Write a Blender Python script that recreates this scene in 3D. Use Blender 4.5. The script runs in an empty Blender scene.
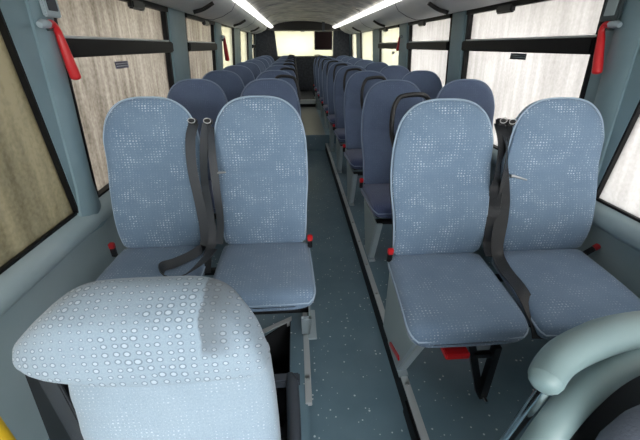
import bpy, bmesh, math, random
from mathutils import Vector, Matrix
random.seed(4)
C = bpy.context.scene.collection
PI = math.pi

# ---------------------------------------------------------------- materials
def srgb(r, g, b):
    f = lambda c: (c/255/12.92) if c/255 <= .04045 else ((c/255+.055)/1.055)**2.4
    return (f(r), f(g), f(b), 1)

def mat(name, col, rough=.5, metal=0, spec=.5, noise=None, bump=None):
    m = bpy.data.materials.new(name); m.use_nodes = True
    nt = m.node_tree; b = nt.nodes['Principled BSDF']
    b.inputs['Base Color'].default_value = col
    b.inputs['Roughness'].default_value = rough
    b.inputs['Metallic'].default_value = metal
    b.inputs['Specular IOR Level'].default_value = spec
    if noise or bump:
        tc = nt.nodes.new('ShaderNodeTexCoord')
    if noise:                                            # (scale, other colour, lo, hi)
        n = nt.nodes.new('ShaderNodeTexNoise'); n.inputs['Scale'].default_value = noise[0]
        n.inputs['Detail'].default_value = 4
        r = nt.nodes.new('ShaderNodeValToRGB')
        r.color_ramp.elements[0].position = noise[2]; r.color_ramp.elements[0].color = col
        r.color_ramp.elements[1].position = noise[3]; r.color_ramp.elements[1].color = noise[1]
        nt.links.new(tc.outputs['Object'], n.inputs['Vector'])
        nt.links.new(n.outputs['Fac'], r.inputs['Fac'])
        nt.links.new(r.outputs['Color'], b.inputs['Base Color'])
    if bump:                                             # (scale, strength)
        n2 = nt.nodes.new('ShaderNodeTexNoise'); n2.inputs['Scale'].default_value = bump[0]
        bp = nt.nodes.new('ShaderNodeBump'); bp.inputs['Strength'].default_value = bump[1]
        bp.inputs['Distance'].default_value = .002
        nt.links.new(tc.outputs['Object'], n2.inputs['Vector'])
        nt.links.new(n2.outputs['Fac'], bp.inputs['Height'])
        nt.links.new(bp.outputs['Normal'], b.inputs['Normal'])
    return m

class NT:                                                # tiny node helper
    def __init__(s, m): s.m = m; s.nt = m.node_tree
    def n(s, t, **k):
        x = s.nt.nodes.new(t)
        for a, v in k.items(): setattr(x, a, v)
        return x
    def put(s, v, sock):
        if hasattr(v, 'links'): s.nt.links.new(v, sock)
        else: sock.default_value = v
    def math(s, op, a, b=0, c=0):
        x = s.n('ShaderNodeMath', operation=op)
        s.put(a, x.inputs[0]); s.put(b, x.inputs[1]); s.put(c, x.inputs[2])
        return x.outputs[0]
    def mix(s, f, a, b):
        x = s.n('ShaderNodeMix', data_type='RGBA')
        s.put(f, x.inputs[0]); s.put(a, x.inputs[6]); s.put(b, x.inputs[7])
        return x.outputs[2]

def fabric(name, base, base2, dot, axes, pitch=.0135, rmin=.12, rmax=.31, ring=False, thr=.46, amt=.75):
    m = mat(name, base, .9, 0, .2); N = NT(m); b = m.node_tree.nodes['Principled BSDF']
    b.inputs['Sheen Weight'].default_value = .25
    b.inputs['Sheen Roughness'].default_value = .5
    tc = N.n('ShaderNodeTexCoord'); sp = N.n('ShaderNodeSeparateXYZ')
    N.nt.links.new(tc.outputs['Object'], sp.inputs[0])
    u, v = sp.outputs[0], N.math('ADD', sp.outputs[1], sp.outputs[2])
    us, vs = N.math('DIVIDE', u, pitch), N.math('DIVIDE', v, pitch)
    iu, iv = N.math('FLOOR', us), N.math('FLOOR', vs)
    us2 = us
    fu = N.math('SUBTRACT', N.math('SUBTRACT', us2, iu), .5)
    fv = N.math('SUBTRACT', N.math('SUBTRACT', vs, iv), .5)
    cj = N.n('ShaderNodeCombineXYZ'); N.put(iu, cj.inputs[0]); N.put(iv, cj.inputs[1])
    wj = N.n('ShaderNodeTexWhiteNoise', noise_dimensions='2D'); N.put(cj.outputs[0], wj.inputs['Vector'])
    sj = N.n('ShaderNodeSeparateColor'); N.put(wj.outputs['Color'], sj.inputs[0])
    fu = N.math('ADD', fu, N.math('MULTIPLY', N.math('SUBTRACT', sj.outputs[0], .5), .3))
    fv = N.math('ADD', fv, N.math('MULTIPLY', N.math('SUBTRACT', sj.outputs[1], .5), .2))
    d = N.math('SQRT', N.math('ADD', N.math('MULTIPLY', fu, fu), N.math('MULTIPLY', fv, fv)))
    cv = N.n('ShaderNodeCombineXYZ'); N.put(iu, cv.inputs[0]); N.put(iv, cv.inputs[1])
    wn = N.n('ShaderNodeTexWhiteNoise', noise_dimensions='2D'); N.put(cv.outputs[0], wn.inputs['Vector'])
    ns = N.n('ShaderNodeTexNoise'); ns.inputs['Scale'].default_value = .16; ns.inputs['Detail'].default_value = 1
    N.put(cv.outputs[0], ns.inputs['Vector'])
    size = N.math('ADD', N.math('MULTIPLY', wn.outputs['Value'], .5), N.math('MULTIPLY', N.math('SUBTRACT', ns.outputs['Fac'], thr+.05), 2.2))
    size = N.math('MINIMUM', N.math('MAXIMUM', size, 0), 1)
    r = N.math('MULTIPLY_ADD', size, rmax-rmin, rmin)
    inside = N.math('LESS_THAN', d, r)
    # woven base: fine lines and slow wear
    n2 = N.n('ShaderNodeTexNoise'); n2.inputs['Scale'].default_value = 7; n2.inputs['Detail'].default_value = 3
    N.put(tc.outputs['Object'], n2.inputs['Vector'])
    n3 = N.n('ShaderNodeTexNoise'); n3.inputs['Scale'].default_value = 320
    N.put(tc.outputs['Object'], n3.inputs['Vector'])
    w = N.math('MULTIPLY_ADD', n3.outputs['Fac'], .7, N.math('MULTIPLY', n2.outputs['Fac'], .55))
    w = N.math('MINIMUM', N.math('MAXIMUM', N.math('SUBTRACT', w, .12), 0), 1)
    col = N.mix(w, base, base2)
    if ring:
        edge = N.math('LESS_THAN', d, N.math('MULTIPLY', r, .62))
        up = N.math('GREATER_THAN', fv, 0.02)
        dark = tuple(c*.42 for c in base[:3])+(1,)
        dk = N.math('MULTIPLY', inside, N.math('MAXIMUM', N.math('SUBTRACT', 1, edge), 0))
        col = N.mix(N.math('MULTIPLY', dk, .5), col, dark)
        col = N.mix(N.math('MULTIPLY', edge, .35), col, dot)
    else:
        col = N.mix(N.math('MULTIPLY', inside, N.math('MULTIPLY_ADD', size, amt, .12)), col, dot)
    N.put(col, b.inputs['Base Color'])
    bp = N.n('ShaderNodeBump'); bp.inputs['Strength'].default_value = .35; bp.inputs['Distance'].default_value = .0015
    N.put(N.math('ADD', n3.outputs['Fac'], inside), bp.inputs['Height'])
    N.put(bp.outputs['Normal'], b.inputs['Normal'])
    return m

def glass_mat(name, fog, streak, dens, sc=1.0, tint=.95):
    """condensation-covered glass: clear glass mixed with a wet translucent film"""
    m = bpy.data.materials.new(name); m.use_nodes = True; N = NT(m); nt = m.node_tree
    nt.nodes.clear()
    out = N.n('ShaderNodeOutputMaterial')
    tc = N.n('ShaderNodeTexCoord')
    mp = N.n('ShaderNodeMapping'); mp.inputs['Scale'].default_value = (1, 26*sc, 2.2*sc)
    N.put(tc.outputs['Object'], mp.inputs['Vector'])
    n1 = N.n('ShaderNodeTexNoise'); n1.inputs['Scale'].default_value = 1.0; n1.inputs['Detail'].default_value = 6
    N.put(mp.outputs[0], n1.inputs['Vector'])
    n2 = N.n('ShaderNodeTexNoise'); n2.inputs['Scale'].default_value = 60; n2.inputs['Detail'].default_value = 3
    N.put(tc.outputs['Object'], n2.inputs['Vector'])
    n3 = N.n('ShaderNodeTexNoise'); n3.inputs['Scale'].default_value = 1.6; n3.inputs['Detail'].default_value = 3
    N.put(tc.outputs['Object'], n3.inputs['Vector'])
    f = N.math('ADD', N.math('MULTIPLY', n1.outputs['Fac'], .55), N.math('MULTIPLY', n2.outputs['Fac'], .3))
    f = N.math('ADD', f, N.math('MULTIPLY', n3.outputs['Fac'], .35))
    f = N.math('MULTIPLY', N.math('SUBTRACT', f, .42), 3.2)
    f = N.math('MINIMUM', N.math('MAXIMUM', f, 0), 1)
    col = N.mix(f, streak, fog)
    tr = N.n('ShaderNodeBsdfTranslucent'); N.put(col, tr.inputs['Color'])
    tp = N.n('ShaderNodeBsdfTransparent'); N.put(N.mix(f, (tint*.8, tint*.8, tint*.78, 1), (tint, tint, tint, 1)), tp.inputs['Color'])
    gl = N.n('ShaderNodeBsdfGlossy'); gl.inputs['Roughness'].default_value = .15
    m1 = N.n('ShaderNodeMixShader'); m1.inputs[0].default_value = dens
    N.put(tp.outputs[0], m1.inputs[1]); N.put(tr.outputs[0], m1.inputs[2])
    m2 = N.n('ShaderNodeMixShader'); m2.inputs[0].default_value = .05
    N.put(m1.outputs[0], m2.inputs[1]); N.put(gl.outputs[0], m2.inputs[2])
    N.put(m2.outputs[0], out.inputs['Surface'])
    return m

def floor_mat(name, base, base2, speck):
    m = mat(name, base, .42, 0, .5); N = NT(m); b = m.node_tree.nodes['Principled BSDF']
    tc = N.n('ShaderNodeTexCoord')
    vo = N.n('ShaderNodeTexVoronoi'); vo.inputs['Scale'].default_value = 52
    N.put(tc.outputs['Object'], vo.inputs['Vector'])
    sepc = N.n('ShaderNodeSeparateColor'); N.put(vo.outputs['Color'], sepc.inputs[0])
    r = N.math('MULTIPLY', N.math('GREATER_THAN', sepc.outputs[0], .72), N.math('MULTIPLY_ADD', sepc.outputs[1], .2, .06))
    s = N.math('LESS_THAN', vo.outputs['Distance'], r)
    n = N.n('ShaderNodeTexNoise'); n.inputs['Scale'].default_value = 5; n.inputs['Detail'].default_value = 6
    N.put(tc.outputs['Object'], n.inputs['Vector'])
    col = N.mix(n.outputs['Fac'], base, base2)
    col = N.mix(N.math('MULTIPLY', s, .8), col, speck)
    N.put(col, b.inputs['Base Color'])
    rr = N.math('MULTIPLY_ADD', n.outputs['Fac'], .15, .28)
    N.put(rr, b.inputs['Roughness'])
    return m

M = {}
FB, FB2, DOT = srgb(92, 117, 145), srgb(138, 160, 182), srgb(214, 226, 238)
M['fab_back'] = fabric('seat fabric', FB, FB2, DOT, (0, 2))
M['fab_cush'] = fabric('seat cushion fabric', srgb(92, 114, 141), srgb(130, 151, 174), srgb(196, 208, 222), (0, 1), rmax=.26, thr=.5)
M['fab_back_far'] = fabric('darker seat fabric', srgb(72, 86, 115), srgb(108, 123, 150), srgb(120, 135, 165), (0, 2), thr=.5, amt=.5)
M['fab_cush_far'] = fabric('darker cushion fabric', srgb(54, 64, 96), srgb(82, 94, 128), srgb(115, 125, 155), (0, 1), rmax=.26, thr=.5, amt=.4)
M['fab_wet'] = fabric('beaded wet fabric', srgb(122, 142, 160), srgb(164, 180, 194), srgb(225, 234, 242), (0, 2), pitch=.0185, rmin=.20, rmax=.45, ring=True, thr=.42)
def dark_patch(m):  # darkens a patch on the right of the head bolster
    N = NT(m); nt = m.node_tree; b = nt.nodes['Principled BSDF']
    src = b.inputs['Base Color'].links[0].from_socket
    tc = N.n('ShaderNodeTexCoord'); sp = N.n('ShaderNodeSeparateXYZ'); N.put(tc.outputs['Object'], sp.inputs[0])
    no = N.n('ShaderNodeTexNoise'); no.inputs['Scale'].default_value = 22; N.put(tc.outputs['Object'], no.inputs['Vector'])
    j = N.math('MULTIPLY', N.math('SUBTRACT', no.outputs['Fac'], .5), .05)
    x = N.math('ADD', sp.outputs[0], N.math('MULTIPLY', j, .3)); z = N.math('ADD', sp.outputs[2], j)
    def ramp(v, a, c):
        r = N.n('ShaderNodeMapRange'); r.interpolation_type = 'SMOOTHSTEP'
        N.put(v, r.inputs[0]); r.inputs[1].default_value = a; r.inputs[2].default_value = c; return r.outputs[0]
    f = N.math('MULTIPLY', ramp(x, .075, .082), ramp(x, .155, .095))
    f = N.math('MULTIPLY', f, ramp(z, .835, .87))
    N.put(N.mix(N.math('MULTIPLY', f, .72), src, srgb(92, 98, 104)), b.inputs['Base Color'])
dark_patch(M['fab_wet'])
M['fab_pale'] = fabric('pale fabric', srgb(122, 142, 160), srgb(164, 180, 194), srgb(225, 234, 242), (0, 2), pitch=.010, rmin=.08, rmax=.22, thr=.5, amt=.5)
M['fab_worn'] = mat('rubbed dark fabric', srgb(86, 96, 106), .9, 0, .2, bump=(300, .4))
M['piping'] = mat('piping', srgb(164, 184, 204), .8)
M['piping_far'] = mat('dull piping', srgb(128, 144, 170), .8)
M['shell'] = mat('grey plastic shell', srgb(52, 58, 68), .5)
M['black'] = mat('black plastic', (.008, .008, .01, 1), .38)
M['rubber'] = mat('black rubber', (.004, .004, .005, 1), .5, 0, .25)
M['belt'] = mat('seat belt webbing', srgb(58, 62, 68), .5, bump=(400, .6))
M['belt_dark'] = mat('black seat belt webbing', srgb(34, 36, 40), .42, bump=(400, .6))
M['steel'] = mat('steel', (.55, .56, .57, 1), .3, 1)
M['chrome'] = mat('chrome', (.8, .82, .84, 1), .12, 1)
M['alu'] = mat('aluminium edging', srgb(196, 202, 206), .45, .3)
M['leg'] = mat('grey painted steel', srgb(168, 182, 190), .5, .1)
M['pedestal'] = mat('grey green pedestal', srgb(156, 170, 174), .55)
M['panel'] = mat('blue grey side panel', srgb(150, 168, 173), .5, noise=(3, srgb(160, 176, 181), .4, .65))
M['pillar'] = mat('blue grey pillar cover', srgb(120, 144, 152), .45, noise=(4, srgb(128, 151, 159), .4, .6))
M['pillar_dark'] = mat('dark pillar trim', srgb(58, 70, 74), .5)
M['rack'] = mat('grey rack panel', srgb(194, 197, 198), .45, noise=(2, srgb(206, 207, 206), .4, .6))
M['strip'] = mat('pale ceiling strip', srgb(226, 226, 220), .3)
b_ = M['strip'].node_tree.nodes['Principled BSDF']      # the saloon lamps behind their diffuser
b_.inputs['Emission Color'].default_value = (1, .98, .93, 1); b_.inputs['Emission Strength'].default_value = .85
M['ceil'] = mat('grey ceiling lining', srgb(150, 150, 150), .6, noise=(7, srgb(192, 189, 183), .38, .66))
M['rear'] = mat('rear wall carpet', srgb(60, 64, 72), .85, noise=(20, srgb(74, 78, 86), .4, .6))
M['header'] = mat('dark header', srgb(44, 42, 41), .7)
M['floor'] = floor_mat('blue safety floor', srgb(88, 116, 132), srgb(122, 148, 162), srgb(230, 240, 245))
M['floor_grey'] = floor_mat('worn grey floor', srgb(112, 116, 114), srgb(140, 142, 138), srgb(170, 172, 168))
M['red'] = mat('red plastic', (.62, .02, .025, 1), .3)
M['red_dark'] = mat('deep red plastic', (.35, .015, .02, 1), .35)
M['yellow'] = mat('yellow grab rail coating', (.85, .52, .02, 1), .35)
M['mould'] = mat('pale green grey moulding', srgb(124, 146, 149), .42)
M['dark'] = mat('dark recess', srgb(28, 30, 34), .7)
M['bag'] = mat('crumpled black plastic', srgb(24, 26, 30), .22)
M['screen'] = mat('monitor screen', (.018, .008, .008, 1), .6, 0, .15)
M['sticker'] = mat('sticker backing', srgb(96, 98, 120), .6)
M['ink'] = mat('sticker ink', srgb(210, 212, 220), .6)
M['glassL'] = glass_mat('dirty wet glass', (.46, .435, .405, 1), (.17, .15, .13, 1), .75, tint=.62)
M['glassLF'] = glass_mat('green brown wet glass', (.24, .225, .17, 1), (.10, .095, .065, 1), .9, .6)
M['glassR'] = glass_mat('misted glass', (.57, .555, .55, 1), (.40, .385, .38, 1), .7, tint=.66)
M['glassB'] = glass_mat('pale rear glass', (.6, .6, .5, 1), (.5, .5, .42, 1), .4, tint=.75)
M['glassW'] = glass_mat('windscreen glass', (.98, .98, .98, 1), (.95, .95, .95, 1), .15)
M['skyblockL'] = mat('beige sky blocker', srgb(200, 192, 178), .9, noise=(.8, srgb(208, 200, 188), .4, .6))
M['skyblockR'] = mat('white sky blocker', srgb(238, 234, 230), .9)
M['skyblockB'] = mat('cream sky blocker', srgb(196, 192, 160), .9)
M['asphalt'] = mat('asphalt', srgb(150, 146, 136), .9, noise=(1.5, srgb(165, 160, 150), .4, .6))

# ---------------------------------------------------------------- mesh helpers
def mk(name, bm, m, parent=None, smooth=True, loc=None, mods=()):
    me = bpy.data.meshes.new(name)
    bmesh.ops.recalc_face_normals(bm, faces=bm.faces)
    bm.to_mesh(me); bm.free()
    me.materials.append(m)
    if smooth:
        for p in me.polygons: p.use_smooth = True
        try: me.set_sharp_from_angle(angle=math.radians(38))
        except Exception: pass
    o = bpy.data.objects.new(name, me); C.objects.link(o)
    if parent: o.parent = parent
    if loc: o.location = loc
    return o

def box(bm, a, b, bev=0):
    g = bmesh.ops.create_cube(bm, size=1)
    vs = g['verts']
    for v in vs:
        v.co = Vector(((a[i]+b[i])/2 + v.co[i]*(b[i]-a[i]) for i in range(3)))
    if bev:
        es = {e for v in vs for e in v.link_edges}
        bmesh.ops.bevel(bm, geom=list(es), offset=bev, segments=2, affect='EDGES')
    return vs

def bx(a, b, bev=0):
    bm = bmesh.new(); box(bm, a, b, bev); return bm

def tube(bm, pts, r, n=10, cap=True, close=False, sx=1, sy=1):
    pts = [Vector(p) for p in pts]; N = len(pts)
    rs = r if isinstance(r, (list, tuple)) else [r]*N
    rings = []; prev = None
    for i, p in enumerate(pts):
        if close: t = pts[(i+1) % N]-pts[i-1]
        else: t = pts[min(i+1, N-1)]-pts[max(i-1, 0)]
        t.normalize()
        if prev is None:
            a = Vector((0, 0, 1)) if abs(t.z) < .9 else Vector((0, 1, 0))
            u = t.cross(a).normalized()
        else: u = (prev-t*prev.dot(t)).normalized()
        prev = u; w = t.cross(u)
        rings.append([bm.verts.new(p+(u*math.cos(2*PI*k/n)*sx+w*math.sin(2*PI*k/n)*sy)*rs[i]) for k in range(n)])
    for i in range(N if close else N-1):
        A, B = rings[i], rings[(i+1) % N]
        for k in range(n): bm.faces.new((A[k], A[(k+1) % n], B[(k+1) % n], B[k]))
    if cap and not close:
        bm.faces.new(rings[0][::-1]); bm.faces.new(rings[-1])

def smooth_path(pts, sub=6):
    P = [Vector(p) for p in pts]; out = []
    for i in range(len(P)-1):
        p0, p1, p2, p3 = P[max(i-1, 0)], P[i], P[i+1], P[min(i+2, len(P)-1)]
        for k in range(sub):
            t = k/sub
            out.append(.5*((2*p1)+(p2-p0)*t+(2*p0-5*p1+4*p2-p3)*t*t+(3*p1-p0-3*p2+p3)*t**3))
    out.append(P[-1]); return out

def loft(bm, rings, capends=True):
    R = [[bm.verts.new(p) for p in r] for r in rings]; n = len(R[0])
    for A, B in zip(R, R[1:]):
        for k in range(n): bm.faces.new((A[k], A[(k+1) % n], B[(k+1) % n], B[k]))
    if capends:
        bm.faces.new(R[0][::-1]); bm.faces.new(R[-1])

def prism(bm, poly, axis, a, b):
    """poly: list of 2D points in the plane normal to axis, extruded from a to b"""
    def P(p, t):
        q = list(p); q.insert(axis, t); return Vector(q)
    A = [bm.verts.new(P(p, a)) for p in poly]; B = [bm.verts.new(P(p, b)) for p in poly]; n = len(poly)
    bm.faces.new(A[::-1]); bm.faces.new(B)
    for k in range(n): bm.faces.new((A[k], A[(k+1) % n], B[(k+1) % n], B[k]))

def ribbon(pts, w, dirs, th=.0018, sub=6):
    """webbing strap: pts centreline, dirs width direction at each point"""
    bm = bmesh.new()
    P = smooth_path(pts, sub); D = smooth_path(dirs, sub)
    rings = []
    for i, p in enumerate(P):
        t = (P[min(i+1, len(P)-1)]-P[max(i-1, 0)]).normalized()
        d = D[i]-t*D[i].dot(t); d.normalize(); n = t.cross(d)*th; h = d*w/2
        rings.append([p-h-n, p+h-n, p+h+n, p-h+n])
    loft(bm, rings)
    return bm

def empty(name, loc=(0, 0, 0), rz=0):
    o = bpy.data.objects.new(name, None); C.objects.link(o)
    o.empty_display_size = .1
    o.location = loc; o.rotation_euler = (0, 0, rz); return o

def tag(o, label=None, cat=None, group=None, kind=None):
    if label: o['label'] = label
    if cat: o['category'] = cat
    if group: o['group'] = group
    if kind: o['kind'] = kind
    return o

def copy_tree(o, parent=None):
    c = o.copy(); C.objects.link(c); c.parent = parent
    for ch in o.children: copy_tree(ch, c)
    return c

# ---------------------------------------------------------------- body shell
XL, XR = -1.0, 1.46            # inner faces of the side walls at sill height
ZS, ZT = .765, 1.705           # window sill / window head
YF, YB = -1.35, 9.62           # front and rear ends of the saloon
def wx(side, z):               # the walls lean in a little above the sill
    lean = max(0, z-.75)*.075
    return XL+lean if side < 0 else XR-lean

def slabw(bm, side, y0, y1, z0, z1, inn=0, out=.07):
    """block on a side wall that follows the lean"""
    vs = []
    for z in (z0, z1):
        xi = wx(side, z)-side*inn; xo = wx(side, z)+side*out
        for x, y in ((xi, y0), (xi, y1), (xo, y1), (xo, y0)): vs.append(bm.verts.new((x, y, z)))
    for f in ((0, 1, 2, 3), (7, 6, 5, 4), (0, 4, 5, 1), (1, 5, 6, 2), (2, 6, 7, 3), (3, 7, 4, 0)):
        bm.faces.new([vs[i] for i in f])

WIN = {-1: [(-1.1, 1.455), (1.605, 2.99), (3.46, 4.66), (5.08, 6.18), (6.85, 8.05), (8.72, 9.38)],
        1: [(-1.1, 1.45), (1.68, 3.07), (3.37, 4.62), (5.03, 6.22), (6.74, 8.04), (8.54, 9.35)]}
HAS_BAR = {-1: (1, 2, 5), 1: (1, 2, 3)}

for side, sn in ((-1, 'left'), (1, 'right')):
    bm = bmesh.new()
    # wall under the windows with a rounded ledge, then header and pillars
    s = side; X = XL if s < 0 else XR
    prof = [(X+s*.07, -.02), (X-s*.015, -.02), (X-s*.015, .60), (X-s*.022, .66), (X-s*.042, .672), (X-s*.052, .69),
            (X-s*.05, .72), (X-s*.035, .748), (X-s*.005, ZS), (X+s*.07, ZS)]
    prism(bm, prof, 1, YF, YB)
    w = mk('wall_'+sn, bm, M['panel']); tag(w, kind='structure')
    bm = bmesh.new()
    slabw(bm, side, YF, YB, ZT, 1.80)
    edges = [YF]+[v for w0 in WIN[side] for v in w0]+[YB]
    for i in range(0, len(edges), 2):
        slabw(bm, side, edges[i], edges[i+1], ZS-.01, ZT+.01)
    p = mk('wall_pillars', bm, M['pillar'], w)
    # the rounded pillar cover that stands proud between the front windows
    bm = bmesh.new()
    def cover(y0, y1, d, z0=ZS-.10, z1=1.78):
        rings = []
        for z in [z0+(z1-z0)*k/10 for k in range(11)]:
            x = wx(side, z); fl = .05*max(0, 1-(z-z0)/.16)
            pts = [(x+side*.02, y0-fl), (x-side*d*.6, y0-fl), (x-side*d, y0+.03-fl), (x-side*(d+fl*.3), (y0+y1)/2), (x-side*d, y1-.03+fl), (x-side*d*.6, y1+fl), (x+side*.02, y1+fl)]
            rings.append([Vector((a, b, z)) for a, b in pts])
        loft(bm, rings)
    cover(edges[2]+.006, edges[3]-(.02 if side < 0 else .09), .035)
    mk('pillar_cover', bm, M['pillar'], w)
    bm = bmesh.new()
    for i in range(4, 8, 2):
        cover(edges[i]+.03, edges[i+1]-.03, .022)
    mk('pillar_cover', bm, M['pillar'], w)

    ya = WIN[side][0][1]
    def wedge(o0, o1, a, b):      # strip whose front edge runs from (ya) at the sill to (ya-.14) at the head
        bm = bmesh.new(); vs = []
        for z, q in ((ZS, 0), (ZT, .14)):
            xi = wx(side, z)-side*a; xo = wx(side, z)+side*b
            f0 = ya-q-o0; f1 = (ya-q-o1) if o1 is not None else ya+.02
            for x, y in ((xi, f0), (xi, f1), (xo, f1), (xo, f0)): vs.append(bm.verts.new((x, y, z)))
        for f in ((0, 1, 2, 3), (7, 6, 5, 4), (0, 4, 5, 1), (1, 5, 6, 2), (2, 6, 7, 3), (3, 7, 4, 0)): bm.faces.new([vs[i] for i in f])
        return bm
    mk('pillar_cover', wedge(0, None, .012, .03), M['pillar'], w, smooth=False)
    mk('pillar_gasket', wedge(.010, .0, .010, .03), M['rubber'], w, smooth=False)
    for k, (y0, y1) in enumerate(WIN[side]):
        wn = empty('window_%d' % (k+1 + (0 if side < 0 else 6)), (0, 0, 0)); tag(wn, kind='structure')
        bm = bmesh.new(); g = .018 if k not in (1, 2) else .03
        g = .005 if k == 0 else g
        for a in ((y0, y0+g, ZS, ZT), (y1-g, y1, ZS, ZT), (y0+g, y1-g, ZS, ZS+.012), (y0+g, y1-g, ZT-.02, ZT)):
            slabw(bm, side, *a, inn=.004, out=.03 if k == 0 else .06)
        mk('window_frame', bm, M['rubber'], wn, smooth=False)
        bm = bmesh.new(); slabw(bm, side, y0+g*.5, y1-g*.5, ZS+.004, ZT-.006, inn=-.012 if k == 0 else -.03, out=.018 if k == 0 else .036)
        mk('glass', bm, M['glassLF'] if side < 0 and k == 0 else M['glassL'] if side < 0 and k < 3 else M['glassB'] if k > 2 else M['glassR'], wn, smooth=False)
        if k in HAS_BAR[side]:
            bm = bmesh.new(); zc = 1.432 if side < 0 else 1.44
            slabw(bm, side, y0+.005, y1-.002, zc-.036, zc+.036, inn=.03, out=.03)
            bmesh.ops.bevel(bm, geom=list(bm.edges), offset=.008, segments=2, affect='EDGES')
            b = mk('window_bar', bm, M['rubber'], wn)
            bm = bmesh.new(); slabw(bm, side, y0+.02, y1-.02, zc+.037, zc+.047, inn=.006, out=.02)
            mk('slide_channel', bm, M['alu'], wn, smooth=False)
            if k < 3 or side > 0:
                bm = bmesh.new(); slabw(bm, side, y0+.01, y1-.01, ZT-.045, ZT+.01, inn=.02, out=.01)
                mk('hopper_frame', bm, M['rubber'], wn, smooth=False)
                bm = bmesh.new(); ym = (y0+y1)/2+.12
                slabw(bm, side, ym-.09, ym+.09, ZT-.075, ZT-.03, inn=.035, out=0)
                bmesh.ops.bevel(bm, geom=list(bm.edges), offset=.008, segments=2, affect='EDGES')
                mk('window_catch', bm, M['black'], wn)

# floor: aisle, platforms, steps
def flat(name, polys, m, kind='structure'):
    bm = bmesh.new()
    for poly, z0, z1 in polys: prism(bm, poly, 2, z0, z1)
    o = mk(name, bm, m, smooth=False); tag(o, kind=kind); return o
AL, AR, PZ = .012, .440, .10
Y1, Y2 = 5.2, 7.87
def rect(x0, x1, y0, y1): return [(x0, y0), (x1, y0), (x1, y1), (x0, y1)]
fl = flat('floor', [(rect(AL, AR, YF, Y1), -.04, 0)], M['floor'])
bm = bmesh.new(); prism(bm, rect(AR, XR, YF, Y1), 2, -.3, PZ)
mk('floor_platform', bm, M['floor'], fl, smooth=False)
bm = bmesh.new()
prism(bm, [(XL, 1.43), (-.5, 1.06), (-.25, 1.27), (-.065, 1.43), (AL, 1.43), (AL, Y1), (XL, Y1)], 2, -.3, PZ)
prism(bm, rect(-.065, AL, .2, 1.43), 2, -.3, PZ)
prism(bm, rect(XL, -.62, .2, 1.43), 2, -.3, PZ)
prism(bm, rect(XL, AL, YF, .2), 2, -.3, PZ)
mk('floor_platform', bm, M['floor'], fl, smooth=False)
bm = bmesh.new()
for (a, b, c, d_) in ((-.5, 1.057, -.25, 1.267), (-.25, 1.267, -.065, 1.427)):
    prism(bm, [(a, b), (c, d_), (c+.004, d_-.006), (a+.004, b-.006)], 2, -.28, PZ-.002)
prism(bm, rect(-.069, -.0655, .2, 1.42), 2, -.28, PZ-.002)
mk('recess_dark', bm, M['dark'], fl, smooth=False)  # dark sheets added over the platform sides in place of shade
bm = bmesh.new(); prism(bm, rect(-.30, -.08, .95, 1.22), 2, -.28, -.17)
mk('recess_dark', bm, M['dark'], fl, smooth=False)
bm = bmesh.new(); prism(bm, rect(XL, AL, .1, 1.5), 2, -.36, -.28)
mk('recess_floor', bm, M['dark'], fl, smooth=False)
bm = bmesh.new(); prism(bm, rect(AL, AR, Y1+.004, YB), 2, -.04, .233)
mk('floor_step', bm, M['floor_grey'], fl, smooth=False)
bm = bmesh.new(); prism(bm, rect(AL, AR, Y1-.006, Y1+.004), 2, 0, .23)
mk('step_riser', bm, M['floor'], fl, smooth=False)
mk('platform_riser', bx((AR-.004, YF, .0), (AR+.002, Y1-.01, PZ-.002)), M['rubber'], fl, smooth=False)
bm = bmesh.new(); prism(bm, rect(XL, AL, Y1, YB), 2, -.3, PZ+.13); prism(bm, rect(AR, XR, Y1, YB), 2, -.3, PZ+.13)
mk('floor_platform', bm, M['floor'], fl, smooth=False)
bm = bmesh.new(); prism(bm, rect(AL, AR, Y2+.03, YB), 2, .233, .38)
mk('floor_step', bm, M['dark'], fl, smooth=False)
bm = bmesh.new(); prism(bm, rect(AL, AR, Y2, Y2+.035), 2, .30, .385)
mk('step_edge', bm, M['alu'], fl, smooth=False)

# aluminium rails along the platform edges, with bolts
def rail(name, x0, x1, y0, y1, label, z=PZ):
    r = empty(name, ((x0+x1)/2, y0, z)); cx = (x0+x1)/2
    tag(r, label, 'rail')
    mk('track', bx((x0-cx, 0, -.012), (x1-cx, y1-y0, .008), .002), M['alu'], r)
    y = .12; b0 = None
    while y < y1-y0-.05:
        if b0 is None:
            bm = bmesh.new(); tube(bm, [(0, 0, .006), (0, 0, .016)], .009, 8)
            b = b0 = mk('bolt', bm, M['steel'], r)
        else: b = b0.copy(); C.objects.link(b)
        b.location = (0, y, 0); y += .31
    return r
rail('floor_rail', .437, .468, .55, Y1-.01, 'pale aluminium floor rail on the right platform edge, running under the right-hand seats')
rail('floor_rail', .002, .030, .92, Y1-.01, 'pale aluminium floor rail along the left platform edge, ending beside the foreground seat')
t = empty('edge_trim', (-.155, 1.355, PZ)); 
bm = bmesh.new(); prism(bm, [(-.35, -.175), (.095, .087), (.095, .06), (-.345, -.20)], 2, -.03, .008)
mk('angle_strip', bm, M['alu'], t, smooth=False)
tag(t, 'slanting pale metal edge strip above the dark floor recess', 'edge strip')
t = mk('kick_vent', bx((-.006, -.2, -.04), (.006, .2, .035), .002), M['rubber'], loc=(.433, .72, .05))
tag(t, 'black rubber kick plate on the step beside the right floor rail', 'kick plate')

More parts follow.
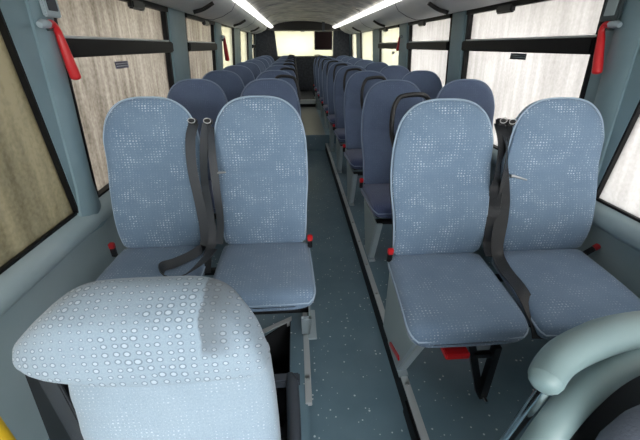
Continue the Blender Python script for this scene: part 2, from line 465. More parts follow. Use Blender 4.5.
# rear wall with its window
bm = bmesh.new()
wL, wR0, wz0, wz1 = -.47, .985, 1.19, 1.79
YW = YB-.02
for a, b in (((XL, YW, 0), (wL, YW+.1, 2.0)), ((wR0, YW, 0), (XR, YW+.1, 2.0)), ((wL, YW, 0), (wR0, YW+.1, wz0)), ((wL, YW, wz1), (wR0, YW+.1, 2.02))):
    box(bm, a, b)
w = mk('wall_back', bm, M['rear'], smooth=False); tag(w, kind='structure')
bm = bmesh.new()      # sloping jambs beside the window, dark arched header above
prism(bm, [(wL-.05, wz0-.02), (wL+.06, wz0-.02), (wL+.0, wz1), (wL-.05, wz1)], 1, YW-.05, YW)
prism(bm, [(wR0+.05, wz0-.02), (wR0-.0, wz0-.02), (wR0-.0, wz1), (wR0+.05, wz1)], 1, YW-.05, YW)
mk('window_jamb', bm, M['rear'], w, smooth=False)
bm = bmesh.new()
pts = [(-.72, 1.78)]+[(x/20*.87+.245, 2.0-.12*abs(x/20)**2.4) for x in range(-20, 21)]+[(1.21, 1.78)]
prism(bm, pts, 1, YW-.22, YW-.001)
mk('header_panel', bm, M['header'], w)
wn = empty('window_13'); tag(wn, kind='structure')
bm = bmesh.new()
for a, b in (((wL, YW+.02, wz0), (wR0, YW+.06, wz0+.02)), ((wL, YW+.02, wz1-.02), (wR0, YW+.06, wz1))): box(bm, a, b)
mk('window_frame', bm, M['rubber'], wn, smooth=False)
mk('glass', bx((wL, YW+.035, wz0+.01), (wR0, YW+.042, wz1-.01)), M['glassB'], wn, smooth=False)
# front end behind the camera: dash wall and windscreen
bm = bmesh.new()
for a, b in (((XL, YF-.08, -.3), (XR, YF, .65)), ((XL, YF-.08, 1.88), (XR, YF, 2.05)), ((XL-.07, YF-.08, .8), (XL+.06, YF, 2.0)), ((XR-.06, YF-.08, .8), (XR+.07, YF, 2.0))):
    box(bm, a, b)
w = mk('wall_front', bm, M['pillar_dark'], smooth=False); tag(w, kind='structure')
wn = empty('window_14'); tag(wn, kind='structure')
mk('glass', bx((XL+.06, YF-.04, .65), (XR-.06, YF-.035, 1.88)), M['glassW'], wn, smooth=False)

# ceiling: arched lining, roof skin
bm = bmesh.new()
prof = [(-1.1, 1.79)]+[(-.5, 1.845)]+[(.23+.73*math.sin(a/12*PI/2), 1.845+.125*math.cos(a/12*PI/2)) for a in range(-12, 13)][1:-1]+[(.96, 1.845), (1.56, 1.79), (1.56, 2.06), (-1.1, 2.06)]
prism(bm, prof, 1, YF-.05, YB+.05)
ce = mk('ceiling', bm, M['ceil']); tag(ce, kind='structure')
bm = bmesh.new()
for y in (1.2, 2.6, 4.0, 5.4, 6.8, 8.2):
    rings = []
    for yy in (y-.012, y+.012):
        rings.append([Vector((.23+.69*math.sin(a/12*PI/2), yy, 1.838+.125*math.cos(a/12*PI/2))) for a in range(-12, 13)] +
                     [Vector((.23+.69*math.sin(a/12*PI/2), yy, 1.85+.125*math.cos(a/12*PI/2))) for a in range(12, -13, -1)])
    loft(bm, rings)
mk('ceiling_seam', bm, M['ceil'], ce)

# luggage racks: sloping pale coves with dividers, vents and the bright strip at the top
def rack(side, label, vents):
    X = wx(side, 1.72); s = side
    r = empty('luggage_rack', (X, .2, 1.70)); tag(r, label, 'luggage rack')
    IX = -.56 if s < 0 else 1.02
    span = (X-IX)*s
    prof = [(0, .03), (0, .0), (.03, -.012), (.10, -.016), (.20, .012), (.30, .065), (span-.02, .135), (span, .145), (span-.02, .20), (0, .20)]
    L = 9.0
    rings = []
    for y, f in ((-.6, 1), (8.65, 1), (8.72, .985), (8.78, .93), (8.81, .8)):
        rings.append([Vector((-s*a*(f if f < 1 else 1), y, .17+(b-.17)*f)) for a, b in prof])
    bm = bmesh.new(); loft(bm, rings)
    mk('rack_panel', bm, M['rack'], r)
    bm = bmesh.new()
    a0, a1 = span-.015, span+.085
    prism(bm, [(-s*a0, .128), (-s*(a0+.03), .118), (-s*(a1-.02), .128), (-s*a1, .15), (-s*a0, .16)], 1, -.6, 9.15)
    mk('light_strip', bm, M['strip'], r)
    for y in vents:
        bm = bmesh.new()
        pts = smooth_path([(-s*.13, y, -.018), (-s*.21, y+.02, .006), (-s*.29, y+.03, .05)], 4)
        tube(bm, pts, .034, 10, sx=1, sy=.45)
        mk('air_vent', bm, M['header'], r)
    for y in [v+.9 for v in vents]:
        bm = bmesh.new()
        rg = []
        for yy in (y-.006, y+.006):
            rg.append([Vector((-s*a, yy, b-.003)) for a, b in prof[2:7]]+[Vector((-s*a, yy, b+.006)) for a, b in prof[2:7][::-1]])
        loft(bm, rg); mk('rack_seam', bm, M['shell'], r)
    return r
rack(-1, 'long grey overhead rack cove above the left-hand windows', (1.2, 3.05, 5.1, 7.1))
rack(1, 'long grey overhead rack cove above the right-hand windows', (1.0, 2.95, 5.1, 7.0))

# ---------------------------------------------------------------- seats
def back_rings(w, h, z0, lean, th, bulge=0., front_only=False, shrink=0., n=28):
    """tombstone cushion: rings from bottom to rounded top"""
    rings = []; ZZ = 44
    zs = [z0+(h)*(1-(1-k/ZZ)**1.6) for k in range(ZZ)]+[z0+h*.9995]
    for z in zs:
        v = (z-z0)/h
        top = .66
        f = 1 if v < top else (1-((v-top)/(1-top))**2.6)**(1/2.75)
        wid = (w/2)*(.955+.045*math.sin(min(1, v/.8)*PI*.9)-.02*math.exp(-((v-.30)/.12)**2))*f
        bot = min(1, (v/.04+.35))
        wid = max(wid*(.93+.07*min(1, v/.45)**.8)*min(1, .90+(v*6)**.5*.1/.5), .004)-shrink*f
        t = th*(.8+.2*math.sin(PI*min(1, v*1.1)))*(f**.6)*bot**.4/2
        t = max(t, .003)
        y = lean*(v**1.15)-.020*math.sin(PI*2*min(v/.75, 1)-.3)+.006
        crease = .007*math.exp(-((v-.54)/.022)**2)+.004*math.exp(-((v-.16)/.03)**2)
        r = []
        for k in range(n):
            a = 2*PI*k/n; c, s = math.cos(a), math.sin(a)
            ex = 2/3.0
            px = wid*math.copysign(abs(c)**ex, c)
            py = t*math.copysign(abs(s)**ex, s)
            if s < 0: py += crease*(1-(px/(w/2))**4)
            if s < 0: py += bulge*.018*(abs(px/(w/2))**3)*-1     # side bolsters come forward
            r.append(Vector((px, y+py, z)))
        rings.append(r)
    return rings

def make_back(parent, w, h, z0, lean, cx, far, yb=0, dy=0):
    bm = bmesh.new(); loft(bm, back_rings(w, h, z0, lean, .085, 1))
    b = mk('backrest', bm, M['fab_back_far' if far else 'fab_back'], parent, loc=(cx, yb, 0))
    # piping along the rim
    bm = bmesh.new(); rg = back_rings(w, h, z0, lean, .085, 0)
    L = [r[14] for r in rg]; R = [r[0] for r in rg]
    off = lambda p, s: p+Vector((s*.002, -.018, .0015))
    path = [off(p, -1) for p in L[1:]]+[off(p, 1) for p in R[1:][::-1]]
    tube(bm, path, .0042, 6)
    mk('piping', bm, M['piping_far' if far else 'piping'], b)
    # plastic back shell
    bm = bmesh.new(); rg = back_rings(w, h*.985, z0-.03, lean, .05, 0, shrink=.010)
    loft(bm, [[Vector((p.x, p.y+.045, p.z)) for p in r] for r in rg])
    mk('back_shell', bm, M['shell'], b)
    # horizontal stitched crease
    bm = bmesh.new()
    return b

def make_cushion(parent, w, d, z, cx, far, shear=0, widen=.0, th=.10):
    """seat cushion running forward (-y) from 0 to -d, rounded front"""
    rings = []; K = 22
    for k in range(K+1):
        u = k/K; uu = 1-(1-u)**1.5
        y = -d*uu+.05
        f = 1 if u < .70 else (1-((u-.70)/.3)**2.6)**(1/2.6) if u < 1 else .04
        f0 = 1 if u > .06 else .85
        wid = (w/2)*(1+widen*uu)*(f*.42+.58)*f0
        hh = th/2*max(.10, f)*f0
        zc = z-th/2+.012*math.sin(u*PI)+.018*uu-(1-f)*.012
        r = []
        for j in range(28):
            a = 2*PI*j/28; c, s = math.cos(a), math.sin(a)
            px = wid*math.copysign(abs(c)**(.5), c)
            pz = hh*math.copysign(abs(s)**(.62), s)
            if s > 0: pz += .010*(abs(px/(w/2)))**3*f-.006
            r.append(Vector((px-shear*d*uu, y, zc+pz)))
        rings.append(r)
    bm = bmesh.new(); loft(bm, rings)
    c = mk('seat_cushion', bm, M['fab_cush_far' if far else 'fab_cush'], parent, loc=(cx, 0, 0))
    bm = bmesh.new()
    path = [r[1]+Vector((.002, 0, -.012)) for r in rings[1:-1]]+[r[13]+Vector((-.002, 0, -.012)) for r in rings[1:-1]][::-1]
    tube(bm, path, .0042, 6)
    mk('piping', bm, M['piping_far' if far else 'piping'], c)
    bm = bmesh.new()     # pan under the cushion
    loft(bm, [[Vector((p.x*.86-shear*0, p.y*.9, min(p.z, z-th*.75)-.012 if p.z > z-th*.5 else p.z-.016)) for p in r] for r in rings[1:-2]])
    mk('seat_pan', bm, M['black'], c)
    return c

def buckle(parent, x, y, z, rx=0, ry=0, m='red'):
    b = mk('belt_buckle', bx((-.013, -.012, -.05), (.013, .012, .012), .004), M['black'], parent, loc=(x, y, z))
    b.rotation_euler = (rx, ry, 0)
    r = mk('release_button', bx((-.015, -.0135, .004), (.015, .0135, .042), .005), M[m], b)
    r['label'] = 'red release button'; b.scale = (.85, .85, .8)
    return b

def grab_handle(parent, side, z=1.14, y=.17):
    """black loop on the aisle shoulder of a backrest, local x is the aisle edge"""
    bm = bmesh.new(); s = side
    pts = smooth_path([(s*.02, y-.03, z-.11), (s*.008, y+.0, z-.05), (s*.012, y+.03, z+.03), (s*.032, y+.045, z+.085), (s*.06, y+.05, z+.102), (s*.13, y+.05, z+.108), (s*.165, y+.04, z+.095), (s*.175, y+.01, z+.06)], 6)
    tube(bm, pts, .0108, 8)
    return bm

def make_pair(side, far, floor_z, shear=(0, 0), wid=(.44, .44), xs=(0, .53), reflector=False, near=False):
    """side +1: right of the aisle (aisle seat at local x=0, window seat at +)"""
    t = empty('double_seat', (0, 0, 0)); s = side
    H0 = .56
    for i in (0, 1):
        cx = s*xs[i]
        make_back(t, wid[i], .695, H0-.02, .15, cx, far)
        make_cushion(t, wid[i]+.0, .575 if near and s > 0 else .495, H0, cx, far, shear=shear[i]*1, widen=(-.03, .05)[i] if near and s > 0 else 0)
    e = -s*wid[0]/2       # aisle edge
    if not (near and side < 0):
        h = mk('grab_handle', grab_handle(t, s), M['black'], t, loc=(e, 0, 0)); h['label'] = 'black looped grab handle'
    # pedestal: folded steel plate at the aisle + cross beam to the wall
    zf = floor_z
    x0 = e+s*(.03 if not near else .012)
    bm = bmesh.new()
    poly = [(-.02, H0-.11), (-.44, H0-.11), (-.30, zf+.012), (-.17, zf+.012)] if far else [(-.02, H0-.10), (-.46, H0-.10), (-.30 if s > 0 else -.20, zf+.012), (-.02, zf+.012)]
    prism(bm, poly, 0, x0-.004, x0+.004)
    mk('side_plate', bm, M['pedestal'], t, smooth=False)
    bm = bmesh.new()
    a, b = Vector((x0-.006 if s > 0 else x0-.036, 0, 0)), None
    (ya, za), (yb, zb) = poly[1], poly[2]
    for q in (0,):
        xa, xb = (x0-.006, x0+.036) if s > 0 else (x0-.036, x0+.006)
        vs = [bm.verts.new(v) for v in ((xa, ya, za), (xb, ya, za), (xb, yb, zb), (xa, yb, zb), (xa, ya+.016, za), (xb, ya+.016, za), (xb, yb+.016, zb), (xa, yb+.016, zb))]
        for f in ((0, 1, 2, 3), (7, 6, 5, 4), (0, 4, 5, 1), (1, 5, 6, 2), (2, 6, 7, 3), (3, 7, 4, 0)): bm.faces.new([vs[k] for k in f])
    mk('leg', bm, M['leg'], t, smooth=False)
    q = .1 if near and s < 0 else 0; mk('foot_plate', bx((x0-.004, -.33+q, zf), (x0+.04, -.12+q, zf+.013), .002), M['leg'], t)
    x1 = s*(xs[1]+wid[1]/2+.03)
    bm = bmesh.new()
    for yy in (-.36, -.06): box(bm, (min(x0, x1), yy-.015, H0-.145), (max(x0, x1), yy+.015, H0-.115), .003)
    mk('cross_beam', bm, M['black'], t)
    if not far or True:
        buckle(t, e-s*.006, -.045, H0+.02, rx=.15, m='red')
    return t

# front two pairs, full detail
R1 = make_pair(1, False, PZ, shear=(.105, .19), wid=(.455, .45), xs=(0, .522), near=True)
R1.location = (.648, 1.35, 0)
tag(R1, 'nearest double seat right of the aisle, light blue, crossed belts between its backs', 'seat')
L1 = make_pair(-1, False, PZ, shear=(-.03, -.03), wid=(.43, .435), xs=(0, .490), near=True)
L1.location = (-.172, 1.5, 0)
tag(L1, 'light blue double seat left of the aisle, belt looped on its cushion', 'seat')
buckle(L1, -.492-.225, -.06, .58, m='red_dark')
b = buckle(R1, .53+.225, -.05, .57, ry=.9, m='red_dark')
# red reflector on the right pedestal
bm = bmesh.new(); prism(bm, [(-.165, .128), (-.160, .142), (-.300, .196), (-.305, .182)], 0, -.2255, -.219)
o = mk('reflector_strip', bm, M['red'], R1, smooth=False)
bm = bmesh.new(); prism(bm, [(-.172, .147), (-.169, .153), (-.292, .201), (-.295, .195)], 0, -.2252, -.219)
mk('reflector_strip', bm, M['red'], R1, smooth=False)
o['label'] = 'red reflector strip'
# belt retractor, tie and lamp under the right aisle cushion
bm = bmesh.new()
prism(bm, [(-.03, .44), (.0, .44), (.085, .17), (.06, .16)], 1, -.47, -.455)
prism(bm, [(.065, .44), (.09, .44), (.097, .15), (.066, .15)], 1, -.49, -.46)
prism(bm, [(.0, .40), (.09, .40), (.09, .38), (.0, .38)], 1, -.48, -.46)
o = mk('belt_stalk', bm, M['black'], R1, smooth=False)
bm = bmesh.new(); tube(bm, [(.082, -.515, .162), (.082, -.46, .162)], .009, 10)
mk('bolt', bm, M['chrome'], o)
o = mk('retractor_cover', bx((-.13, -.51, .415), (-.04, -.43, .44), .004), M['red'], R1); o['label'] = 'red cover under the cushion'

# seat belts of the near pairs
def strap(parent, name, pts, dirs, w=.045, m='belt'):
    o = mk(name, ribbon(pts, w, dirs), M[m], parent); return o
def loc(par, p): return Vector(p)-par.location
def strapw(par, pts, dirs, w=.045):
    if par is R1: return strap(par, 'seat_belt', [loc(par, p) for p in pts], dirs, w, 'belt_dark')
    return strap(par, 'seat_belt', [loc(par, p) for p in pts], dirs, w)
Xd, Yd = (1, 0, 0), (0, 1, 0)
strapw(L1, [(-.462, 1.60, 1.13), (-.470, 1.535, 1.07), (-.470, 1.49, .95), (-.455, 1.46, .80), (-.448, 1.44, .68), (-.455, 1.42, .600),
            (-.49, 1.35, .592), (-.545, 1.27, .602), (-.575, 1.21, .622), (-.545, 1.15, .622), (-.48, 1.17, .605), (-.43, 1.27, .60), (-.41, 1.39, .59)],
       [(1, .3, 0), (1, .5, 0), (.9, .5, 0), (.9, .4, 0), (1, .2, 0), (.6, .6, .3), (-.3, .6, .5), (-.1, .6, .6), (-.4, .3, .9), (.1, -.6, .6), (.1, -.8, .5), (.6, -.5, .2), (1, 0, 0)], .042)
strapw(L1, [(-.40, 1.58, 1.13), (-.41, 1.52, 1.05), (-.42, 1.48, .92), (-.418, 1.46, .75), (-.415, 1.43, .62), (-.43, 1.36, .575), (-.43, 1.30, .52)],
       [(1, .3, 0), (1, -.2, 0), (.9, -.5, 0), (1, 0, 0), (1, .3, 0), (1, 0, 0), (1, 0, 0)], .04)
strapw(L1, [(-.385, 1.58, 1.12), (-.378, 1.51, 1.03), (-.372, 1.47, .88), (-.372, 1.45, .70), (-.385, 1.42, .6)],
       [(.5, 1, 0), (.8, .5, 0), (1, .2, 0), (1, -.2, 0), (1, 0, 0)], .034)
strapw(R1, [(.905, 1.49, 1.13), (.905, 1.43, 1.06), (.885, 1.39, .95), (.895, 1.37, .82), (.885, 1.34, .70), (.875, 1.31, .62), (.865, 1.24, .59)],
       [(1, .2, 0), (1, .3, 0), (.8, .8, 0), (.7, -.7, 0), (1, .2, 0), (1, .4, 0), (1, 0, 0)], .055)
strapw(R1, [(.935, 1.49, 1.12), (.925, 1.42, 1.03), (.925, 1.37, .88), (.93, 1.34, .74), (.90, 1.27, .615), (.885, 1.17, .578), (.87, 1.02, .578), (.855, .89, .545), (.85, .84, .50)],
       [(1, -.3, 0), (.6, .9, 0), (1, .3, 0), (.8, -.6, 0), (1, 0, 0), (1, .1, .1), (1, .1, 0), (1, .1, 0), (1, .1, 0)], .055)
for par, pts in ((L1, [(-.466, 1.60, 1.135), (-.395, 1.59, 1.135)]), (R1, [(.905, 1.48, 1.14), (.948, 1.48, 1.135)])):
    for p in pts:
        a = mk('belt_guide', bx((-.018, -.014, -.012), (.018, .02, .014), .005), M['black'], par, loc=loc(par, p))
        bm = bmesh.new(); c = Vector((0, -.016, .01))
        tube(bm, [c+Vector((.016*math.cos(k/12*2*PI), 0, .011*math.sin(k/12*2*PI))) for k in range(12)], .002, 6, close=True)
        mk('guide_loop', bm, M['steel'], a)
for par, p, d in ((L1, (-.372, 1.49, .93), (.05, -.01, .006)), (R1, (.945, 1.36, .93), (.055, -.02, -.012))):
    bm = bmesh.new(); tube(bm, [(-.012, 0, 0), (0, 0, 0), d], [.008, .007, .003], 8)
    mk('belt_stop', bm, M['steel'], par, loc=loc(par, p))

# the rows behind: one prototype per side and floor height, then copies
PITCH = .93
names_R = ['second double seat back on the right, dark blue with a black loop handle',
           'third double seat back on the right of the aisle, behind the second',
           'fourth double seat back on the right of the aisle, beside the right floor rail',
           'fifth double seat back on the right, level with the first aisle step',
           'sixth double seat back on the right, standing behind the first aisle step',
           'seventh double seat back on the right of the aisle, near the second step',
           'eighth double seat back on the right, just past the second aisle step',
           'rearmost double seat on the right of the aisle, under the hanging monitor']
names_L = ['second double seat back on the left, dark blue with a black loop handle',
           'third double seat back on the left of the aisle, behind the second',
           'fourth double seat back on the left, beside the plain third side window',
           'fifth double seat back on the left, level with the first aisle step',
           'sixth double seat back on the left, standing behind the first aisle step',
           'seventh double seat back on the left of the aisle, near the second step',
           'eighth double seat back on the left, just past the second aisle step',
           'rearmost double seat on the left of the aisle, below the rear window']
for side, names, y0, x in ((1, names_R, 1.35, .668), (-1, names_L, 1.5, -.185)):
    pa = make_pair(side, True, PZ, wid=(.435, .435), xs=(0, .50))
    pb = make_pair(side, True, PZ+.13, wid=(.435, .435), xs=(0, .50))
    used = {}
    for k in range(8):
        y = y0+PITCH*(k+1)
        if y > 9.45: continue
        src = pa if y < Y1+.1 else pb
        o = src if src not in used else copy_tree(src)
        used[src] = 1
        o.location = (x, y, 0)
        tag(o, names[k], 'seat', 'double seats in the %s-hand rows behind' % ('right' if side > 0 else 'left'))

# ---------------------------------------------------------------- foreground seat (seen from close above)
fs = empty('front_seat', (-.26, .5, .1))
tag(fs, 'pale wet-beaded single seat back in the near left foreground, wide head bolster', 'seat')
prof = [(.50, -.45, -.055), (.60, -.452, -.056), (.70, -.458, -.058), (.78, -.462, -.062), (.86, -.464, -.068), (.885, -.468, -.072), (.893, -.500, -.074),
        (.90, -.532, -.077), (.92, -.545, -.082), (.945, -.538, -.092), (.97, -.512, -.107), (.995, -.482, -.124), (1.012, -.458, -.14), (1.025, -.435, -.156), (1.034, -.41, -.17), (1.040, -.38, -.19), (1.043, -.35, -.22)]
Z = [p[0] for p in prof]
def ip(z, i):
    for a, b in zip(prof, prof[1:]):
        if z <= b[0]:
            f = (z-a[0])/(b[0]-a[0]); f = f
            return a[i]+(b[i]-a[i])*f
    return prof[-1][i]
def fs_rings(z0, z1, n, grow=0):
    rings = []
    for k in range(n+1):
        z = z0+(z1-z0)*k/n
        l, r = ip(z, 1), ip(z, 2); cx, hw = (l+r)/2, (r-l)/2+grow
        yc = .475+(z-.7)*.20
        t = .055
        if z > .87: t += .012*min(1, (z-.87)/.05)
        if z > 1.0: t *= max(.12, 1-((z-1.0)/.043)**2.2*.88)
        row = []
        for j in range(40):
            a = 2*PI*j/40; c, s = math.cos(a), math.sin(a)
            px = hw*math.copysign(abs(c)**.5, c); py = t*math.copysign(abs(s)**.6, s)
            if s < 0: py -= .016*(1-(px/hw)**2)-.004-.006*math.exp(-((z-.872)/.012)**2)-.0015*math.sin(z*75+px*6)*(z < .86)
            wing = max(0, (px/hw-.45)/.55) if z > .88 else 0
            row.append(Vector((cx+px+.26, yc+py-.508-.02*wing**1.5*(1 if s < 0 else .4), z-.1)))
        rings.append(row)
    return rings
bm = bmesh.new(); loft(bm, fs_rings(.46, .885, 16)); 
b = mk('backrest', bm, M['fab_pale'], fs)
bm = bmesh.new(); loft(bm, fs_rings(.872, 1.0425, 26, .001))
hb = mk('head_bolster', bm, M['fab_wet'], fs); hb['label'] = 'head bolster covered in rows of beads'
bm = bmesh.new(); loft(bm, [[Vector((p.x, p.y, p.z)) for p in r] for r in [
    [(-.335+dx*.30, .03+dy*.05, z) for dx, dy in ((0, 0), (1, 0), (1, 1), (0, 1))] for z in (.30, .55, .74, .765)] for r in [[Vector(q) for q in r]]]) if False else prism(bm, [(-.335, .775), (-.02, .775), (-.02, .25), (-.40, .25)], 1, .045, .09)
mk('back_shell', bm, M['black'], fs)
bm = bmesh.new(); box(bm, (-.20, -.50, .32), (.20, .0, .42), .04)
c = mk('seat_cushion', bm, M['fab_pale'], fs)
bm = bmesh.new(); box(bm, (-.12, -.35, -.0), (.12, -.05, .34), .01)
mk('seat_base', bm, M['black'], fs)
ar = mk('armrest_bar', bx((-.02, .27, .31), (.245, .305, .345), .005), M['shell'], fs)
bm = bmesh.new()
tube(bm, smooth_path([(.21, .30, .322), (.218, .275, .335), (.222, .22, .330), (.225, .1, .315), (.225, -.05, .30)], 5), [.012]+[.021]*19+[.021], 12)
mk('armrest', bm, M['shell'], fs)
fs_strap = mk('side_strap', bx((-.30, .02, .2), (-.26, .03, .74), .003), M['belt'], fs)

# crumpled bags in the dark recess
for (x, y, sx) in ((-.19, 1.10, 1.0), (-.37, .80, 1.0)):
    bm = bmesh.new(); bmesh.ops.create_icosphere(bm, subdivisions=4, radius=.16*sx)
    rnd = random.Random(int(x*-100))
    dirs = [(Vector((rnd.uniform(-1, 1), rnd.uniform(-1, 1), rnd.uniform(-1, 1))).normalized(), rnd.uniform(4, 16), rnd.uniform(0, 6)) for _ in range(9)]
    for v in bm.verts:
        n = v.co.normalized(); k = sum(abs(math.sin(n.dot(d)*f+p)) for d, f, p in dirs)/9
        v.co = Vector((v.co.x*.8, v.co.y, v.co.z*.55))*(.8+.35*k)
    o = mk('plastic_bag', bm, M['bag'], loc=(x, y, -.09 if x > -.2 else -.19))
    tag(o, 'crumpled black plastic bag in the floor recess, %s' % ('nearer the left floor rail' if x > -.2 else 'further left behind the foreground seat'), 'bag')

# yellow grab pole end at the left edge
gp = empty('grab_pole', (-.565, .4, .1)); tag(gp, 'bright yellow grab pole end at the lower left corner', 'grab pole')
bm = bmesh.new(); tube(bm, [(0, 0, 0)]+[(0, 0, .2*k) for k in range(1, 4)]+[(0, 0, .76), (0, 0, .785), (0, 0, .80), (0, 0, .806)], [.028]*5+[.025, .017, .006], 16)
mk('pole', bm, M['yellow'], gp)
bm = bmesh.new(); tube(bm, [(0, 0, 0), (0, 0, .02)], .045, 16); mk('base_flange', bm, M['black'], gp)

# ---------------------------------------------------------------- driver's partition, lower right
dp = empty('driver_partition', (.62, .42, .0)); tag(dp, 'pale green-grey moulded partition with curved top arm, lower right corner', 'partition')
O = dp.location
def L(p): return Vector(p)-O
bm = bmesh.new()
pts = smooth_path([(.405, .360, .918), (.435, .386, .93), (.475, .408, .938), (.54, .43, .943), (.61, .448, .943), (.72, .465, .935), (.95, .478, .915), (1.37, .48, .91)], 6)
pts = [L(p) for p in pts]
e0 = pts[0]; d0 = (pts[2]-pts[0]).normalized()
pts = [e0, e0+d0*.003, e0+d0*.009, e0+d0*.018]+pts[3:]
tube(bm, pts, [.012, .019, .0245, .0275]+[.028+.006*min(1, k/18) for k in range(len(pts)-3)], 20, sy=1)
mk('top_arm', bm, M['mould'], dp)
bm = bmesh.new()
pts = smooth_path([(.36, .29, .70), (.43, .34, .80), (.52, .385, .865), (.62, .42, .893), (.74, .44, .90), (1.0, .45, .90), (1.37, .45, .90)], 6)
tube(bm, [L(p) for p in pts], .028, 16, sx=1, sy=1)
pts = smooth_path([(.36, .29, .70), (.345, .28, .5), (.34, .275, .11)], 5)
tube(bm, [L(p) for p in pts], .028, 16)
mk('side_frame', bm, M['mould'], dp)
bm = bmesh.new()
pl = [(.36, .70), (.43, .79), (.52, .855), (.62, .88), (.74, .89), (1.38, .89), (1.38, .12), (.36, .12)]
ys = [.29, .34, .385, .42, .44, .45, .45, .29]
A = [bm.verts.new(L((x, y+.008, z))) for (x, z), y in zip(pl, ys)]; B = [bm.verts.new(L((x, y+.016, z))) for (x, z), y in zip(pl, ys)]
bm.faces.new(A[::-1]); bm.faces.new(B)
for k in range(8): bm.faces.new((A[k], A[(k+1) % 8], B[(k+1) % 8], B[k]))
mk('inner_panel', bm, M['dark'], dp)
bm = bmesh.new()
for x in (.475, .492):
    pass
tube(bm, [L((.425, .372, .905)), L((.44, .50, .10))], .011, 14)
mk('support_pole', bm, M['chrome'], dp)['label'] = 'shiny chrome pole'
# driver's seat back with grey fabric in the corner
SZ = .80
ds = empty('driver_seat', (.64, .28, .1)); tag(ds, 'dark grey fabric seat just visible in the bottom right corner', 'seat')
bm = bmesh.new()
loft(bm, [[Vector((.167*math.copysign(abs(math.cos(a))**.6, math.cos(a))*f, .045*math.copysign(abs(math.sin(a))**.6, math.sin(a))*f, z)) for a in [2*PI*k/24 for k in range(24)]] for z, f in ((.2, 1), (.4, 1.01), (.77, 1), (.817, .92), (.849, .77), (.865, .5), (.87, .2))])
mk('backrest', bm, mat('grey fabric', srgb(92, 98, 112), .9, bump=(200, .5)), ds)
bm = bmesh.new(); box(bm, (-.17, -.45, .22), (.17, -.06, .36), .04); mk('seat_cushion', bm, M['shell'], ds)
bm = bmesh.new(); box(bm, (-.12, -.32, 0), (.12, .04, .25), .01); mk('seat_base', bm, M['black'], ds)

# ---------------------------------------------------------------- small fittings
def hammer(side, y, z, label, sc=1.0, m='red', dy=.05):
    x = wx(side, z)-side*.05
    h = empty('emergency_hammer', (x, y, z)); s = side; tag(h, label, 'emergency hammer', None)
    bm = bmesh.new()
    P = smooth_path([(0, -.028, .052), (0, -.005, .056), (0, .012+dy*.1, .035), (0, .012+dy*.3, .0), (0, .012+dy*.6, -.06), (0, .012+dy*.9, -.110), (0, .012+dy, -.132)], 5)
    P = [Vector(p)*sc for p in P]
    n = len(P); R = [(.0125 if i < 12 else .0125+.007*math.sin(min(1, (i-12)/(n-16))*PI/2)) * sc * (1, .93, .75, .35)[max(0, i-n+4)] for i in range(n)]
    tube(bm, P, R, 12)
    mk('handle', bm, M[m], h)
    bm = bmesh.new(); tube(bm, [Vector((0, -.075, .05))*sc, Vector((0, -.055, .054))*sc, Vector((0, -.02, .054))*sc], [.010*sc, .015*sc, .012*sc], 12)
    mk('head', bm, M['leg'], h)
    mk('bracket', bx((.0 if s > 0 else -.03, -.03, .035), (.03 if s > 0 else .0, .0, .065), .004), M['pillar_dark'], h)
    return h
hammer(-1, 1.53, 1.455, 'red emergency hammer hooked on the front left window pillar', 1.05, dy=.03)
h = hammer(1, 1.62, 1.465, 'red emergency hammer hooked on the front right window pillar', 1.05, dy=-.055)
hammer(-1, 5.02, 1.46, 'small red hammer far back on the left, beside the plain third window', 1.5, m='red_dark')
hammer(1, 4.86, 1.50, 'tiny dark red hammer far back on the right pillar past the second window', .9, m='red_dark')
for side, y, lab in ((-1, 1.535, 'silver grey rectangular fitting above the left red hammer'), (1, 1.60, 'dark framed rectangular fitting above the right red hammer')):
    x = wx(side, 1.6)-side*.045
    t = empty('pillar_fitting', (x, y, 1.61)); tag(t, lab, 'fitting')
    mk('plate', bx((-.008, -.045, -.075), (.008, .045, .075), .004), M['pillar_dark' if side > 0 else 'leg'], t)
    mk('inset', bx((-.011, -.028, -.055), (.011, .028, .055), .002), M['shell' if side < 0 else 'pedestal'], t)
for side, y, z, w_, lab in ((-1, 2.20, 1.345, .16, 'small blue-grey text sticker on the front left side window below its bar'),
                            (1, 2.34, 1.38, .17, 'dark rectangular sticker on the front right side window below its bar'),
                            (1, 5.45, 1.35, .14, 'small dark sticker on the third window of the right side')):
    x = wx(side, z)-side*-.026
    t = mk('window_sticker', bx((-.001, -w_/2, -.018), (.001, w_/2, .018)), M['sticker'] if side < 0 else M['shell'], loc=(x, y, z), smooth=False)
    tag(t, lab, 'sticker')
    if side < 0 or y < 3:
        bm = bmesh.new(); rnd = random.Random(2)
        for row in range(2):
            yy = -w_/2+.01
            while yy < w_/2-.015:
                l = rnd.uniform(.005, .012)
                box(bm, (-.0018, yy, .004-row*.012), (.0018, yy+l, .009-row*.012)); yy += l+.003
        mk('lettering', bm, M['ink'] if side < 0 else M['pedestal'], t, smooth=False)
# handle bracket on the rear left panel
t = mk('wall_socket', bx((-.05, -.03, -.07), (.05, .0, .07), .01), M['shell'], loc=(-.72, YW-.002, 1.42)); tag(t, 'small dark fitting on the grey rear panel left of the back window', 'fitting')
bm = bmesh.new(); tube(bm, [(-.05, -.0, 0), (-.05, -.03, 0), (.05, -.03, 0), (.05, 0, 0)], .012, 8)
bm.free(); mk('window_catch', bx((-.05, -.02, -.012), (.05, .02, .012), .004), M['black'], bpy.data.objects['window_13'], loc=(.22, YW-.0, 1.765))
t = mk('rear_vent', bx((-.18, -.03, -.025), (.18, .0, .03), .006), M['black'], loc=(.25, YW-.001, 1.16)); tag(t, 'low black ledge under the middle of the rear window', 'ledge')

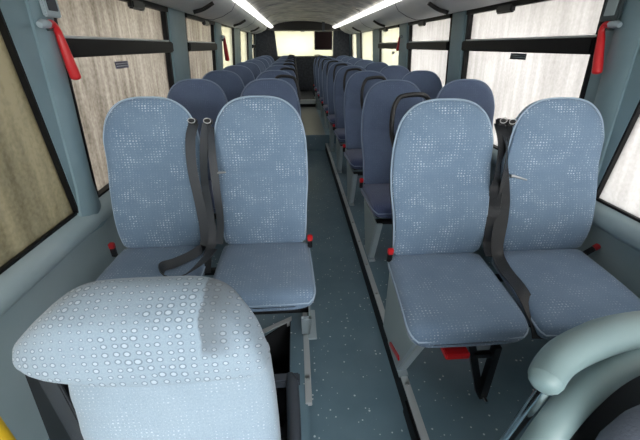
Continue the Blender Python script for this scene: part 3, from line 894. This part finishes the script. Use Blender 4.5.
# monitor hanging below the ceiling at the back
mo = empty('monitor', (.70, 9.1, 1.56)); tag(mo, 'dark flat monitor hanging in front of the right part of the rear window', 'monitor')
mk('casing', bx((-.215, -.02, -.205), (.215, .03, .19), .012), M['black'], mo)
mk('screen', bx((-.195, -.025, -.185), (.195, -.018, .17), .002), M['screen'], mo)
mk('bracket', bx((-.03, .0, .18), (.03, .03, .42), .004), M['shell'], mo)

# ---------------------------------------------------------------- outside
g = mk('ground', bx((-40, -40, -1.1), (40, 45, -1.0)), M['asphalt'], smooth=False); tag(g, kind='structure')
for n, x0, x1 in (('wall_skyblock_left', -4.2, -3.9), ('wall_skyblock_right', 4.6, 4.9)):
    g = mk(n, bx((x0, -2.5, -1.0), (x1, 22, 5.5)), M['skyblockL' if x0 < 0 else 'skyblockR'], smooth=False); tag(g, kind='structure')  # added walls that keep sky light off the side windows

g = mk('wall_skyblock_back', bx((-4.2, 16, -1.0), (4.9, 16.3, 5.5)), M['skyblockB'], smooth=False); tag(g, kind='structure')  # added wall, dims the bright sky behind the rear glass

wd = bpy.data.worlds.new('World'); bpy.context.scene.world = wd; wd.use_nodes = True
bg = wd.node_tree.nodes['Background']; bg.inputs[0].default_value = (.93, .97, 1.0, 1); bg.inputs[1].default_value = 2.5

sl = bpy.data.lights.new('overcast_sun', 'SUN'); sl.energy = 1.2; sl.angle = math.radians(50); sl.color = (1, .98, .94)
so = bpy.data.objects.new('overcast_sun', sl); C.objects.link(so)
so.rotation_euler = Vector((-.1, 1, -.36)).to_track_quat('-Z', 'Y').to_euler()

# ---------------------------------------------------------------- camera
F, VX, VY = 340., 294., 46.
d = Vector(((VX-320)/F, (220-VY)/F, 1)).normalized()         # bus axis in camera space
m_ = math.hypot(d.y, d.z); Zc = Vector((0, d.z/m_, -d.y/m_)); Xc = d.cross(Zc)
if Xc.x < 0: Xc = -Xc
# rows: world axes in camera (right, up, forward)
right = Vector((Xc.x, d.x, Zc.x)); up = Vector((Xc.y, d.y, Zc.y)); fwd = Vector((Xc.z, d.z, Zc.z))
cam = bpy.data.cameras.new('camera'); co = bpy.data.objects.new('camera', cam); C.objects.link(co)
mt = Matrix((right, up, -fwd)).transposed().to_4x4(); mt.translation = Vector((0, 0, 1.44))
co.matrix_world = mt
cam.sensor_fit = 'HORIZONTAL'; cam.sensor_width = 36; cam.lens = F/640*36; cam.clip_start = .02
S = bpy.context.scene; S.camera = co
S.view_settings.view_transform = 'Standard'; S.view_settings.look = 'None'; S.view_settings.gamma = 1
S.view_settings.exposure = 1.85
S.cycles.max_bounces = 10; S.cycles.transparent_max_bounces = 12; S.cycles.diffuse_bounces = 6
